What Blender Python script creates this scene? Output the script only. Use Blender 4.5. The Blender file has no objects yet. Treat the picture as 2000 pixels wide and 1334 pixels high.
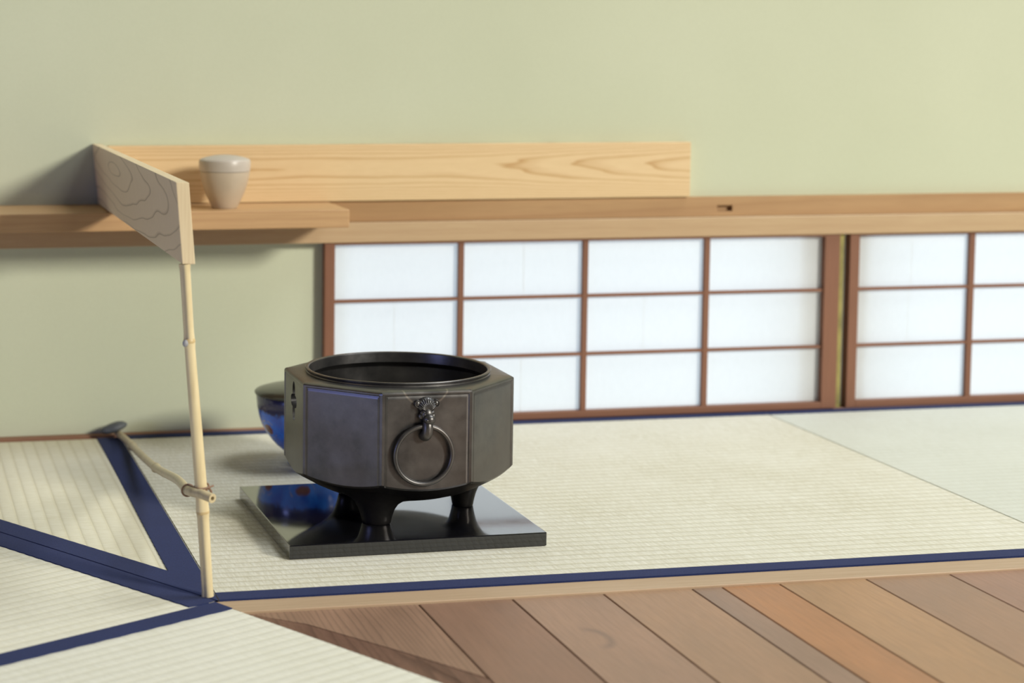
import bpy, bmesh, math, random
from math import sin, cos, pi, radians, atan2, sqrt, hypot
from mathutils import Vector, Matrix
random.seed(7)
S = bpy.context.scene
COL = S.collection

# ------------------------------------------------------------------ camera
CAM = Vector((-0.3539, -2.0626, 0.6246))
RIGHT = Vector((0.98006, -0.19861, 0.00414))
FWD = Vector((0.19831, 0.97668, -0.08198))
def rot_axes(yaw, pitch, roll):
    f = Vector((sin(yaw) * cos(pitch), cos(yaw) * cos(pitch), -sin(pitch)))
    r = Vector((cos(yaw), -sin(yaw), 0)); d = f.cross(r)
    r2 = cos(roll) * r + sin(roll) * d; d2 = -sin(roll) * r + cos(roll) * d
    return r2, d2, f
RIGHT, DOWN, FWD = rot_axes(radians(11.477), radians(4.702), radians(-0.237))
cd = bpy.data.cameras.new('camera'); cam = bpy.data.objects.new('camera', cd); COL.objects.link(cam)
M = Matrix(((RIGHT.x, -DOWN.x, -FWD.x, CAM.x), (RIGHT.y, -DOWN.y, -FWD.y, CAM.y), (RIGHT.z, -DOWN.z, -FWD.z, CAM.z), (0, 0, 0, 1)))
cam.matrix_world = M
cd.sensor_width = 36; cd.lens = 3720.3 / 2000 * 36
cd.shift_x = 476.08 / 2000; cd.shift_y = -284.17 / 2000
cd.clip_start = 0.05; cd.clip_end = 60
cd.dof.use_dof = True; cd.dof.focus_distance = 2.34; cd.dof.aperture_fstop = 4.0
S.camera = cam

# ------------------------------------------------------------------ light
w = bpy.data.worlds.new('world'); S.world = w; w.use_nodes = True
w.node_tree.nodes['Background'].inputs[0].default_value = (1.0, 0.97, 0.90, 1)
w.node_tree.nodes['Background'].inputs[1].default_value = 0.045
def area(name, loc, target, sx, sy, power, col):
    l = bpy.data.lights.new(name, 'AREA'); l.shape = 'RECTANGLE'; l.size = sx; l.size_y = sy
    l.energy = power; l.color = col
    o = bpy.data.objects.new(name, l); COL.objects.link(o); o.location = loc
    o.rotation_euler = (Vector(target) - Vector(loc)).to_track_quat('-Z', 'Y').to_euler()
    return o
area('daylight_front_window', (5.40, -6.40, 3.55), (0.40, 0.50, 0.20), 1.40, 1.40, 715, (1.0, 0.97, 0.865))
area('high_fill_light', (2.55, 0.05, 4.40), (0.20, -0.05, 0.0), 1.8, 1.8, 125, (0.93, 0.975, 1.0))  # unseen fill light added high on the right to brighten the floor
area('sky_side_window', (-2.2, -0.60, 0.36), (0.2, 0.25, 0.15), 0.50, 0.36, 8.0, (0.33, 0.40, 1.0))
area('daylight_behind_shoji', (1.25, 1.75, 0.28), (1.25, 0.9, 0.16), 2.9, 1.1, 22, (0.72, 0.86, 1.0))
S.view_settings.view_transform = 'Standard'; S.view_settings.look = 'None'
S.view_settings.gamma = 1.0; S.view_settings.use_curve_mapping = False
S.view_settings.exposure = 0.10

# ------------------------------------------------------------------ helpers
def tag(o, label=None, cat=None, group=None, kind=None):
    if label: o['label'] = label
    if cat: o['category'] = cat
    if group: o['group'] = group
    if kind: o['kind'] = kind
    return o
def empty(name, loc=(0, 0, 0)):
    o = bpy.data.objects.new(name, None); COL.objects.link(o); o.location = loc; o.empty_display_size = 0.05
    return o
def obj(name, bm, m, parent=None, smooth=None, bevel=None, origin=None):
    """bmesh (world coordinates) -> one mesh object; origin moves the object's origin."""
    bmesh.ops.recalc_face_normals(bm, faces=bm.faces[:])
    if bevel:
        es = [e for e in bm.edges if e.is_manifold and e.calc_face_angle(0) > 0.6]
        bmesh.ops.bevel(bm, geom=es, offset=bevel, segments=2, affect='EDGES', profile=0.6)
    if origin is None:
        origin = parent.location if parent is not None else (0, 0, 0)
    origin = Vector(origin)
    me = bpy.data.meshes.new(name); bm.to_mesh(me); bm.free()
    me.transform(Matrix.Translation(-origin))
    if smooth is not None:
        for p in me.polygons: p.use_smooth = True
        me.set_sharp_from_angle(angle=radians(smooth))
    me.materials.append(m)
    o = bpy.data.objects.new(name, me); COL.objects.link(o)
    if parent is not None:
        o.parent = parent
        o.location = origin - world_origin(parent)
    else: o.location = origin
    return o
def world_origin(o):
    v = Vector((0, 0, 0))
    while o is not None: v += Vector(o.location); o = o.parent
    return v
def box(bm, x0, x1, y0, y1, z0, z1):
    vs = [bm.verts.new(c) for c in ((x0, y0, z0), (x1, y0, z0), (x1, y1, z0), (x0, y1, z0), (x0, y0, z1), (x1, y0, z1), (x1, y1, z1), (x0, y1, z1))]
    for f in ((0, 3, 2, 1), (4, 5, 6, 7), (0, 1, 5, 4), (1, 2, 6, 5), (2, 3, 7, 6), (3, 0, 4, 7)): bm.faces.new([vs[i] for i in f])
    return vs
def prism(bm, poly, z0, z1):
    a = [bm.verts.new((p[0], p[1], z0)) for p in poly]; b = [bm.verts.new((p[0], p[1], z1)) for p in poly]
    n = len(poly)
    bm.faces.new(a[::-1]); bm.faces.new(b)
    for i in range(n): bm.faces.new((a[i], a[(i + 1) % n], b[(i + 1) % n], b[i]))
def new(): return bmesh.new()
def lathe(bm, prof, n, c=(0, 0), sx=1.0, sy=1.0, rot=0.0):
    rings = []
    for r, z in prof:
        if r < 1e-6: rings.append([bm.verts.new((c[0], c[1], z))])
        else:
            ring = []
            for i in range(n):
                a = 2 * pi * i / n; x, y = r * sx * cos(a), r * sy * sin(a)
                ring.append(bm.verts.new((c[0] + x * cos(rot) - y * sin(rot), c[1] + x * sin(rot) + y * cos(rot), z)))
            rings.append(ring)
    for A, B in zip(rings, rings[1:]):
        if len(A) == 1 and len(B) == 1: continue
        for i in range(n):
            j = (i + 1) % n
            if len(A) == 1: bm.faces.new((A[0], B[i], B[j]))
            elif len(B) == 1: bm.faces.new((A[i], A[j], B[0]))
            else: bm.faces.new((A[i], A[j], B[j], B[i]))
    if len(rings[0]) > 1: bm.faces.new(rings[0][::-1])
    if len(rings[-1]) > 1: bm.faces.new(rings[-1])
def tube(bm, pts, radii, n=16, cap=True, closed=False, shape=None):
    pts = [Vector(p) for p in pts]; N = len(pts); rings = []; up = None
    for i, p in enumerate(pts):
        if closed: t = pts[(i + 1) % N] - pts[i - 1]
        else: t = pts[min(i + 1, N - 1)] - pts[max(i - 1, 0)]
        t.normalize()
        if up is None:
            up = Vector((1, 0, 0)) if abs(t.x) < 0.9 else Vector((0, 0, 1))
        up = (up - t * up.dot(t)).normalized(); s = t.cross(up)
        r = radii[i] if hasattr(radii, '__len__') else radii
        ring = []
        for k in range(n):
            a = 2 * pi * k / n; rr = r * (shape(i, a) if shape else 1.0)
            ring.append(bm.verts.new(p + up * rr * cos(a) + s * rr * sin(a)))
        rings.append(ring)
    for i in range(N if closed else N - 1):
        A, B = rings[i], rings[(i + 1) % N]
        for k in range(n): bm.faces.new((A[k], A[(k + 1) % n], B[(k + 1) % n], B[k]))
    if cap and not closed:
        bm.faces.new(rings[0][::-1]); bm.faces.new(rings[-1])
    return rings
def ball(bm, c, r, sx=1, sy=1, sz=1, u=16, v=10):
    m = Matrix.Translation(c) @ Matrix.Diagonal((sx, sy, sz, 1))
    bmesh.ops.create_uvsphere(bm, u_segments=u, v_segments=v, radius=r, matrix=m)

# ------------------------------------------------------------------ materials
class NT:
    def __init__(s, name):
        s.m = bpy.data.materials.new(name); s.m.use_nodes = True; s.t = s.m.node_tree
        s.b = s.t.nodes['Principled BSDF']; s.out = s.t.nodes['Material Output']
    def n(s, typ, **kw):
        nd = s.t.nodes.new(typ)
        for k, v in kw.items():
            if k.startswith('i_'):
                key = k[2:]; key = int(key) if key.isdigit() else key.replace('_', ' ')
                nd.inputs[key].default_value = v
            else: setattr(nd, k, v)
        return nd
    def l(s, a, b): s.t.links.new(a, b)
    def val(s, x, sock):
        if isinstance(x, (int, float, tuple)): sock.default_value = x
        else: s.l(x, sock)
    def math(s, op, a, b=None, c=None, clamp=False):
        nd = s.n('ShaderNodeMath', operation=op, use_clamp=clamp)
        for x, i in ((a, 0), (b, 1), (c, 2)):
            if x is not None: s.val(x, nd.inputs[i])
        return nd.outputs[0]
    def co(s, rotz=0.0, scale=(1, 1, 1), loc=(0, 0, 0)):
        tc = s.n('ShaderNodeTexCoord'); mp = s.n('ShaderNodeMapping')
        mp.inputs['Rotation'].default_value = (0, 0, rotz); mp.inputs['Scale'].default_value = scale; mp.inputs['Location'].default_value = loc
        s.l(tc.outputs['Object'], mp.inputs[0]); return mp.outputs[0]
    def noise(s, vec, scale=5.0, detail=4.0, rough=0.55, dist=0.0):
        nd = s.n('ShaderNodeTexNoise'); s.l(vec, nd.inputs['Vector'])
        nd.inputs['Scale'].default_value = scale; nd.inputs['Detail'].default_value = detail
        nd.inputs['Roughness'].default_value = rough; nd.inputs['Distortion'].default_value = dist
        return nd.outputs['Fac']
    def xyz(s, vec):
        nd = s.n('ShaderNodeSeparateXYZ'); s.l(vec, nd.inputs[0]); return nd.outputs
    def ramp(s, fac, stops, interp='LINEAR'):
        nd = s.n('ShaderNodeValToRGB'); cr = nd.color_ramp; cr.interpolation = interp
        while len(cr.elements) < len(stops): cr.elements.new(0.5)
        for e, (p, c) in zip(cr.elements, stops):
            e.position = p; e.color = (c[0], c[1], c[2], 1) if hasattr(c, '__len__') else (c, c, c, 1)
        s.val(fac, nd.inputs[0]); return nd.outputs[0]
    def mix(s, fac, a, b, blend='MIX'):
        nd = s.n('ShaderNodeMix', data_type='RGBA', blend_type=blend)
        s.val(fac, nd.inputs[0])
        for x, i in ((a, 6), (b, 7)):
            if isinstance(x, tuple): nd.inputs[i].default_value = (x[0], x[1], x[2], 1)
            else: s.l(x, nd.inputs[i])
        return nd.outputs[2]
    def mapr(s, v, a, b, c=0.0, d=1.0):
        nd = s.n('ShaderNodeMapRange'); s.l(v, nd.inputs[0])
        for i, x in enumerate((a, b, c, d)): nd.inputs[i + 1].default_value = x
        return nd.outputs[0]
    def bump(s, h, strength=0.3, dist=0.001):
        nd = s.n('ShaderNodeBump'); nd.inputs['Strength'].default_value = strength; nd.inputs['Distance'].default_value = dist
        s.l(h, nd.inputs['Height']); s.l(nd.outputs[0], s.b.inputs['Normal'])
    def set(s, col=None, rough=None, metal=None, coat=None, spec=None, sheen=None):
        if col is not None:
            if isinstance(col, tuple): s.b.inputs['Base Color'].default_value = (*col, 1)
            else: s.l(col, s.b.inputs['Base Color'])
        if rough is not None: s.val(rough, s.b.inputs['Roughness'])
        if metal is not None: s.val(metal, s.b.inputs['Metallic'])
        if coat is not None: s.b.inputs['Coat Weight'].default_value = coat; s.b.inputs['Coat Roughness'].default_value = 0.06
        if spec is not None: s.b.inputs['Specular IOR Level'].default_value = spec
        if sheen is not None: s.b.inputs['Sheen Weight'].default_value = sheen
        return s.m

def m_plaster():
    t = NT('green_plaster'); v = t.co()
    n1 = t.noise(v, 2.2, 3); n2 = t.noise(v, 260, 3)
    c = t.mix(t.mapr(n1, 0.3, 0.7), (0.53, 0.555, 0.405), (0.57, 0.592, 0.44))
    c = t.mix(t.mapr(n2, 0.35, 0.7, 0, 0.10), c, (0.42, 0.43, 0.30))
    t.bump(n2, 0.12, 0.0006)
    return t.set(c, 0.92, spec=0.15)

def m_tatami(name, ang, base, dark, light, pitch=0.0195, rib=1.0):
    """ridges run along direction `ang` in the floor plane"""
    t = NT(name); v = t.co(rotz=-ang)
    x, y, z = t.xyz(v)
    rowf = t.math('DIVIDE', y, pitch); row = t.math('FLOOR', rowf); fr = t.math('FRACT', rowf)
    # rounded ridge profile
    prof = t.math('SINE', t.math('MULTIPLY', fr, pi))
    prof = t.math('POWER', prof, 0.55)
    wn = t.n('ShaderNodeTexWhiteNoise', noise_dimensions='1D'); t.l(row, wn.inputs['W'])
    sh = t.math('MULTIPLY', wn.outputs['Value'], 3.7)
    cv = t.n('ShaderNodeCombineXYZ'); t.l(t.math('ADD', x, sh), cv.inputs[0]); t.l(t.math('MULTIPLY', y, 0.06), cv.inputs[1])
    t.l(wn.outputs['Value'], cv.inputs[2])
    strand = t.noise(cv.outputs[0], 520, 2, 0.6)
    # bundles: short slanted cells, staggered from row to row
    par = t.math('MULTIPLY', t.math('MODULO', row, 2.0), 0.5)
    cell = t.math('FRACT', t.math('ADD', t.math('ADD', t.math('DIVIDE', x, 0.0092), par), t.math('MULTIPLY', fr, 0.45)))
    cellp = t.math('POWER', t.math('SINE', t.math('MULTIPLY', cell, pi)), 0.5)
    big = t.noise(v, 5.0, 3, 0.6); mid = t.noise(v, 60, 2)
    c = t.mix(t.mapr(strand, 0.30, 0.72), dark, light)
    c = t.mix(0.55, c, base)
    c = t.mix(t.mapr(prof, 0.25, 0.8, 0.62, 0.0), c, dark)
    c = t.mix(t.mapr(cellp, 0.2, 0.7, 0.30, 0.0), c, dark)  # slanted shade of the strand gaps put into the colour
    c = t.mix(t.mapr(big, 0.35, 0.72, 0.0, 0.30), c, light)
    c = t.mix(t.mapr(mid, 0.5, 0.8, 0.0, 0.18), c, dark)
    h = t.math('ADD', t.math('MULTIPLY', prof, rib), t.math('ADD', t.math('MULTIPLY', cellp, 0.28), t.math('MULTIPLY', strand, 0.35)))
    t.bump(h, 0.55, 0.0011)
    return t.set(c, 0.62, spec=0.32)

def m_cloth(name, col):
    t = NT(name); v = t.co(); n1 = t.noise(v, 700, 2); n2 = t.noise(v, 14, 3)
    c = t.mix(t.mapr(n1, 0.3, 0.7), tuple(0.82 * a for a in col), tuple(1.2 * a for a in col))
    c = t.mix(t.mapr(n2, 0.4, 0.75, 0, 0.25), c, tuple(0.6 * a for a in col))
    t.bump(n1, 0.25, 0.0004)
    return t.set(c, 0.85, spec=0.15, sheen=0.04)

def m_wood(name, light, dark, axis, band=60.0, line=0.5, rough=0.5, stretch=0.05, spec=0.4, wob=1.0, blot=0.3, seed=0.0):
    """straight grain along axis (0 x, 1 y, 2 z)"""
    t = NT(name); sc = [1, 1, 1]; sc[axis] = stretch
    v = t.co(scale=tuple(sc), loc=(seed, seed * 0.7, seed * 0.3))
    n = t.noise(v, 9, 3, 0.5)
    x = t.xyz(v)
    o = [a for a in (0, 1, 2) if a != axis]
    f = t.math('ADD', x[o[0]], t.math('MULTIPLY', x[o[1]], 0.8))
    f = t.math('ADD', t.math('MULTIPLY', f, band), t.math('MULTIPLY', n, 5.0 * wob))
    fr = t.math('FRACT', f)
    ln = t.ramp(fr, [(0.0, 0.15), (0.55, 0.0), (0.85, 0.55), (0.97, 1.0), (1.0, 0.15)])
    fine = t.noise(v, 300, 3, 0.6)
    big = t.noise(t.co(scale=tuple([0.35 if i == axis else 1 for i in range(3)]), loc=(seed, 0, seed)), 7, 3)
    c = t.mix(t.math('MULTIPLY', ln, line), light, dark)
    c = t.mix(t.mapr(fine, 0.35, 0.7, 0, 0.30), c, dark)
    c = t.mix(t.mapr(big, 0.4, 0.72, 0, blot), c, dark)
    t.bump(t.math('ADD', t.math('MULTIPLY', ln, -0.5), fine), 0.12, 0.0006)
    r = t.mapr(fine, 0.2, 0.8, rough - 0.06, rough + 0.10)
    return t.set(c, r, spec=spec)

def m_long_board():
    t = NT('pale_cedar_board'); v = t.co(); x, y, z = t.xyz(v)
    vs = t.co(scale=(0.10, 1, 1)); n = t.noise(vs, 26, 3, 0.5)
    u = t.math('SUBTRACT', z, 0.418)
    q = t.math('MULTIPLY', t.math('MULTIPLY', u, u), 3000.0)
    # cathedral figure on the right half: parabolas that open to the right
    cath = t.math('SUBTRACT', q, t.math('MULTIPLY', t.math('SMOOTH_MAX', t.math('SUBTRACT', x, 0.60), 0.0, 0.15), 8.0))
    f = cath
    f = t.math('ADD', f, t.math('MULTIPLY', n, 2.4))
    fr = t.math('FRACT', f)
    ln = t.ramp(fr, [(0.0, 0.1), (0.5, 0.0), (0.80, 0.35), (0.94, 1.0), (1.0, 0.1)])
    fine = t.noise(vs, 400, 2)
    c = t.mix(t.math('MULTIPLY', ln, 0.85), (0.72, 0.53, 0.30), (0.47, 0.26, 0.09))
    c = t.mix(t.mapr(fine, 0.35, 0.7, 0, 0.16), c, (0.55, 0.36, 0.16))
    t.bump(fine, 0.08, 0.0004)
    return t.set(c, 0.48, spec=0.4)

def m_short_board():
    t = NT('grey_cedar_board'); v = t.co(); x, y, z = t.xyz(v)
    n = t.noise(t.co(scale=(1, 0.22, 1)), 20, 1.5, 0.4)
    # nested loops of a flat-sawn board around a point near the wall
    a = t.math('MULTIPLY', t.math('SUBTRACT', y, 0.62), 3.3); b = t.math('MULTIPLY', t.math('SUBTRACT', z, 0.440), 30.0)
    d = t.math('SQRT', t.math('ADD', t.math('MULTIPLY', a, a), t.math('MULTIPLY', b, b)))
    f = t.math('ADD', t.math('MULTIPLY', d, 2.4), t.math('MULTIPLY', n, 2.2))
    fr = t.math('FRACT', f)
    ln = t.ramp(fr, [(0.0, 0.05), (0.82, 0.0), (0.90, 0.35), (0.955, 1.0), (1.0, 0.05)])
    fine = t.noise(t.co(scale=(1, 1, 0.08)), 320, 2)
    c = t.mix(t.math('MULTIPLY', ln, 0.72), (0.66, 0.52, 0.355), (0.24, 0.165, 0.10))
    c = t.mix(t.mapr(fine, 0.35, 0.7, 0, 0.18), c, (0.50, 0.385, 0.255))
    # end grain at the free end and the top edge are paler
    return t.set(c, 0.55, spec=0.3)

def m_plank(i):
    base = [(0.265, 0.155, 0.102), (0.235, 0.130, 0.086), (0.29, 0.175, 0.118), (0.31, 0.185, 0.115), (0.275, 0.17, 0.12), (0.345, 0.165, 0.078), (0.355, 0.205, 0.11), (0.30, 0.175, 0.11), (0.285, 0.16, 0.11)][i % 9]
    t = NT('floor_plank_wood_%d' % i); s = 3.1 * i
    v = t.co(scale=(1, 0.07, 1), loc=(s, s, 0)); n = t.noise(v, 14, 3)
    x = t.xyz(v)
    f = t.math('ADD', t.math('MULTIPLY', x[0], 95.0 if i else 150.0), t.math('MULTIPLY', n, 6.0))
    fr = t.math('FRACT', f)
    ln = t.ramp(fr, [(0.0, 0.1), (0.6, 0.0), (0.86, 0.4), (0.97, 1.0), (1.0, 0.1)])
    fine = t.noise(v, 420, 3); big = t.noise(t.co(scale=(1, 0.3, 1), loc=(s, 0, 0)), 12, 3)
    dk = tuple(0.50 * a for a in base); lt = tuple(min(1, 1.32 * a) for a in base)
    c = t.mix(t.mapr(big, 0.3, 0.7), base, lt)
    c = t.mix(t.math('MULTIPLY', ln, 0.75 if i < 1 else 0.16), c, dk)
    c = t.mix(t.mapr(fine, 0.35, 0.72, 0, 0.22), c, dk)
    if i == 2:   # round water stain
        vx = t.xyz(t.co()); dx = t.math('SUBTRACT', vx[0], 0.372); dy = t.math('MULTIPLY', t.math('SUBTRACT', vx[1], -0.208), 0.62)
        dd = t.math('SQRT', t.math('ADD', t.math('MULTIPLY', dx, dx), t.math('MULTIPLY', dy, dy)))
        rg = t.ramp(t.math('ADD', t.math('MULTIPLY', dd, 30.0), t.math('MULTIPLY', big, 0.15)), [(0.0, 0), (0.45, 0), (0.66, 0.5), (0.85, 0)])
        c = t.mix(t.math('MULTIPLY', rg, t.mapr(dx, -0.004, 0.008)), c, (0.12, 0.085, 0.075))
    t.bump(t.math('ADD', t.math('MULTIPLY', ln, -0.6), fine), 0.10, 0.0006)
    return t.set(c, t.mapr(big, 0.3, 0.7, 0.34, 0.46), spec=0.45)

def m_lacquer():
    t = NT('black_lacquer'); v = t.co(); n = t.noise(v, 30, 4, 0.65); sp = t.noise(v, 900, 2)
    r = t.mapr(n, 0.35, 0.75, 0.045, 0.12)
    c = t.mix(t.mapr(sp, 0.68, 0.8, 0, 0.25), (0.006, 0.006, 0.008), (0.10, 0.10, 0.11))
    t.b.inputs['IOR'].default_value = 1.6
    t.b.inputs['Coat IOR'].default_value = 1.5
    return t.set(c, r, spec=0.3, coat=1.0)
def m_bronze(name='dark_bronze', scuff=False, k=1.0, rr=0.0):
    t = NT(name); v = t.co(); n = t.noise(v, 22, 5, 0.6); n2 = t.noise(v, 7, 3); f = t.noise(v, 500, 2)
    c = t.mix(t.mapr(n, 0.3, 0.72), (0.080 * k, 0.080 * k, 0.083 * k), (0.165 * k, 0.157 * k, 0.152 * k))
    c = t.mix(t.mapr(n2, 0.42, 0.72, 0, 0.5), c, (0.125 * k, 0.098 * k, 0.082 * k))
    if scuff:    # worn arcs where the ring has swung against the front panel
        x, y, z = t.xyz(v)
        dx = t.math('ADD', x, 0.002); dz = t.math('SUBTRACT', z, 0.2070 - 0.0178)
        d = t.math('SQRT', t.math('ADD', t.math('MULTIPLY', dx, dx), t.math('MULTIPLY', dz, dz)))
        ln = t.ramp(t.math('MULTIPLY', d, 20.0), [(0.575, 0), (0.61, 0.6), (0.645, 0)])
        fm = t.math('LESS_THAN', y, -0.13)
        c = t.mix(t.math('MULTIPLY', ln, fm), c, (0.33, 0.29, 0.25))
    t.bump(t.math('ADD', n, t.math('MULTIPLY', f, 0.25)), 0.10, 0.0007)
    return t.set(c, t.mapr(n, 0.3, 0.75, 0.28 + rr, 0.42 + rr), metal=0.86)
def m_simple(name, col, rough=0.5, metal=0.0, var=0.15, scale=40, spec=0.4, bump=0.1, coat=None):
    t = NT(name); v = t.co(); n = t.noise(v, scale, 4)
    c = t.mix(t.mapr(n, 0.3, 0.7), tuple((1 - var) * a for a in col), tuple(min(1, (1 + var) * a) for a in col))
    t.bump(n, bump, 0.0006)
    return t.set(c, rough, metal=metal, spec=spec, coat=coat)
def m_paper():
    t = NT('shoji_paper'); v = t.co(); n = t.noise(v, 90, 4, 0.7); n2 = t.noise(t.co(scale=(1, 1, 0.2)), 260, 2)
    c = t.mix(t.mapr(t.math('ADD', t.math('MULTIPLY', n, 0.5), t.math('MULTIPLY', n2, 0.5)), 0.3, 0.7), (0.875, 0.89, 0.90), (0.905, 0.92, 0.93))
    d = t.n('ShaderNodeBsdfDiffuse'); tr = t.n('ShaderNodeBsdfTranslucent'); mx = t.n('ShaderNodeMixShader')
    t.l(c, d.inputs[0]); t.l(c, tr.inputs[0]); mx.inputs[0].default_value = 0.5
    t.l(d.outputs[0], mx.inputs[1]); t.l(tr.outputs[0], mx.inputs[2]); t.l(mx.outputs[0], t.out.inputs[0])
    return t.m
def m_bamboo(name, col, dark):
    t = NT(name); v = t.co(scale=(1, 1, 0.12)); n = t.noise(v, 160, 3); b = t.noise(t.co(), 25, 3)
    c = t.mix(t.mapr(n, 0.35, 0.7, 0, 0.5), col, dark)
    c = t.mix(t.mapr(b, 0.5, 0.8, 0, 0.35), c, dark)
    t.bump(n, 0.08, 0.0004)
    return t.set(c, 0.38, spec=0.45)
def m_pot():
    t = NT('blue_glaze'); v = t.co(); x, y, z = t.xyz(v)
    ang = t.math('ARCTAN2', y, x)
    an = t.math('DIVIDE', ang, 2 * pi)
    rag = t.noise(v, 45, 3, 0.7); dr = t.noise(t.co(scale=(1, 1, 0.15)), 60, 3)
    blue = t.mix(t.mapr(dr, 0.3, 0.7), (0.020, 0.11, 0.58), (0.035, 0.24, 0.92))
    blue = t.mix(t.mapr(rag, 0.45, 0.7, 0, 0.5), blue, (0.03, 0.06, 0.36))
    zz = t.math('ADD', z, t.math('MULTIPLY', t.math('SUBTRACT', rag, 0.5), 0.022))
    top = t.mapr(zz, 0.080, 0.084)
    c = t.mix(top, blue, (0.018, 0.018, 0.085))
    # rust red medallions and ochre strokes painted round the belly
    k = t.math('SUBTRACT', t.math('FRACT', t.math('MULTIPLY', t.math('ADD', an, 0.0945), 7.0)), 0.5)
    dx = t.math('MULTIPLY', k, 2.6); dz = t.math('DIVIDE', t.math('SUBTRACT', z, 0.058), 0.017)
    dd = t.math('ADD', t.math('SQRT', t.math('ADD', t.math('MULTIPLY', dx, dx), t.math('MULTIPLY', dz, dz))), t.math('MULTIPLY', t.math('SUBTRACT', rag, 0.5), 0.6))
    c = t.mix(t.mapr(dd, 0.40, 0.46, 1, 0), c, (0.16, 0.035, 0.03))
    rg = t.ramp(dd, [(0.70, 0), (0.755, 0.8), (0.81, 0)])
    rg = t.math('MULTIPLY', rg, t.mapr(t.noise(v, 70, 2), 0.48, 0.54))
    c = t.mix(rg, c, (0.42, 0.36, 0.10))
    t.bump(rag, 0.10, 0.0006)
    return t.set(c, 0.22, spec=0.5, coat=0.4)

PL = m_plaster()
NAVY = m_cloth('navy_border_cloth', (0.020, 0.030, 0.100))
PAPER = m_paper()
SHOJI = m_wood('shoji_frame_wood', (0.235, 0.100, 0.054), (0.135, 0.054, 0.028), 2, band=160, line=0.35, rough=0.5)
SHOJI_H = m_wood('shoji_rail_wood', (0.235, 0.100, 0.054), (0.135, 0.054, 0.028), 0, band=160, line=0.35, rough=0.5)
RAIL = m_wood('wall_rail_wood', (0.46, 0.285, 0.135), (0.31, 0.16, 0.066), 0, band=45, line=0.5, rough=0.42, blot=0.5, seed=2)
RAIL2 = m_wood('wall_rail_wood_pale', (0.50, 0.35, 0.20), (0.37, 0.22, 0.11), 0, band=70, line=0.3, rough=0.42, seed=5)
SHELFW = m_wood('shelf_wood', (0.55, 0.34, 0.165), (0.38, 0.20, 0.085), 0, band=80, line=0.45, rough=0.45, seed=8)
STRIP = m_wood('floor_strip_wood', (0.50, 0.36, 0.235), (0.36, 0.23, 0.135), 0, band=70, line=0.3, rough=0.45, seed=11)
BASEW = m_wood('base_strip_wood', (0.33, 0.17, 0.10), (0.20, 0.09, 0.05), 0, band=90, line=0.3, rough=0.55, seed=13)
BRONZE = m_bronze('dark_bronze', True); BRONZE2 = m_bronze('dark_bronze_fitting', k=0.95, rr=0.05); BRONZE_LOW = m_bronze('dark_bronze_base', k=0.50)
BAMBOO = m_bamboo('pale_bamboo', (0.74, 0.62, 0.38), (0.58, 0.45, 0.24))
CANE = m_bamboo('dry_cane', (0.60, 0.50, 0.31), (0.40, 0.31, 0.16))

# ------------------------------------------------------------------ the setting
YW = 0.905          # face of the plaster wall
# back wall with the low opening for the two shoji
bm = new()
OX0, OX1, OZ0, OZ1 = 0.352, 2.16, 0.004, 0.318
box(bm, -1.9, OX0, YW, YW + 0.05, -0.03, 2.3)
box(bm, OX0, OX1, YW, YW + 0.05, OZ1, 2.3)
box(bm, OX1, 3.2, YW, YW + 0.05, -0.03, 2.3)
box(bm, OX0, OX1, YW, YW + 0.05, -0.03, OZ0)
tag(obj('wall_back', bm, PL), 'pale green plaster wall behind the shelf and the low paper windows', kind='structure')
# ground slab under mats and planks
bm = new(); box(bm, -1.9, 3.2, -1.9, YW + 0.05, -0.06, -0.0225)
FLOOR = tag(obj('floor', bm, m_simple('underfloor', (0.10, 0.07, 0.05), 0.8)), 'floor of wooden planks beside the tatami', kind='structure')

# wall rail: upper batten with a mortise hole, lower paler member
bm = new()
X0, X1, Y0, Y1, Z0, Z1 = -1.9, 3.2, 0.893, YW, 0.3335, 0.3660
hx0, hx1, hz0, hz1, hd = 1.0107, 1.0385, 0.3415, 0.3515, 0.010
o_ = [bm.verts.new(c) for c in ((X0, Y0, Z0), (X1, Y0, Z0), (X1, Y0, Z1), (X0, Y0, Z1))]
h_ = [bm.verts.new(c) for c in ((hx0, Y0, hz0), (hx1, Y0, hz0), (hx1, Y0, hz1), (hx0, Y0, hz1))]
k_ = [bm.verts.new(c) for c in ((hx0, Y0 + hd, hz0), (hx1, Y0 + hd, hz0), (hx1, Y0 + hd, hz1), (hx0, Y0 + hd, hz1))]
b_ = [bm.verts.new(c) for c in ((X0, Y1, Z0), (X1, Y1, Z0), (X1, Y1, Z1), (X0, Y1, Z1))]
for i in range(4):
    j = (i + 1) % 4
    bm.faces.new((o_[i], o_[j], h_[j], h_[i])); bm.faces.new((h_[i], h_[j], k_[j], k_[i])); bm.faces.new((o_[i], b_[i], b_[j], o_[j]))
bm.faces.new(k_); bm.faces.new(b_)
tag(obj('trim_1', bm, RAIL), 'tan wooden wall rail with a small mortise hole', kind='structure')
bm = new(); box(bm, -1.9, 3.2, 0.879, YW, 0.3010, 0.3330)
tag(obj('trim_2', bm, RAIL2, bevel=0.0012), 'pale wooden lower rail above the paper windows', kind='structure')
bm = new(); box(bm, -1.9, 3.2, 0.8885, YW, -0.0225, 0.0022)
tag(obj('trim_3', bm, BASEW, bevel=0.0008), 'thin brown wooden strip at the foot of the wall', kind='structure')

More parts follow.
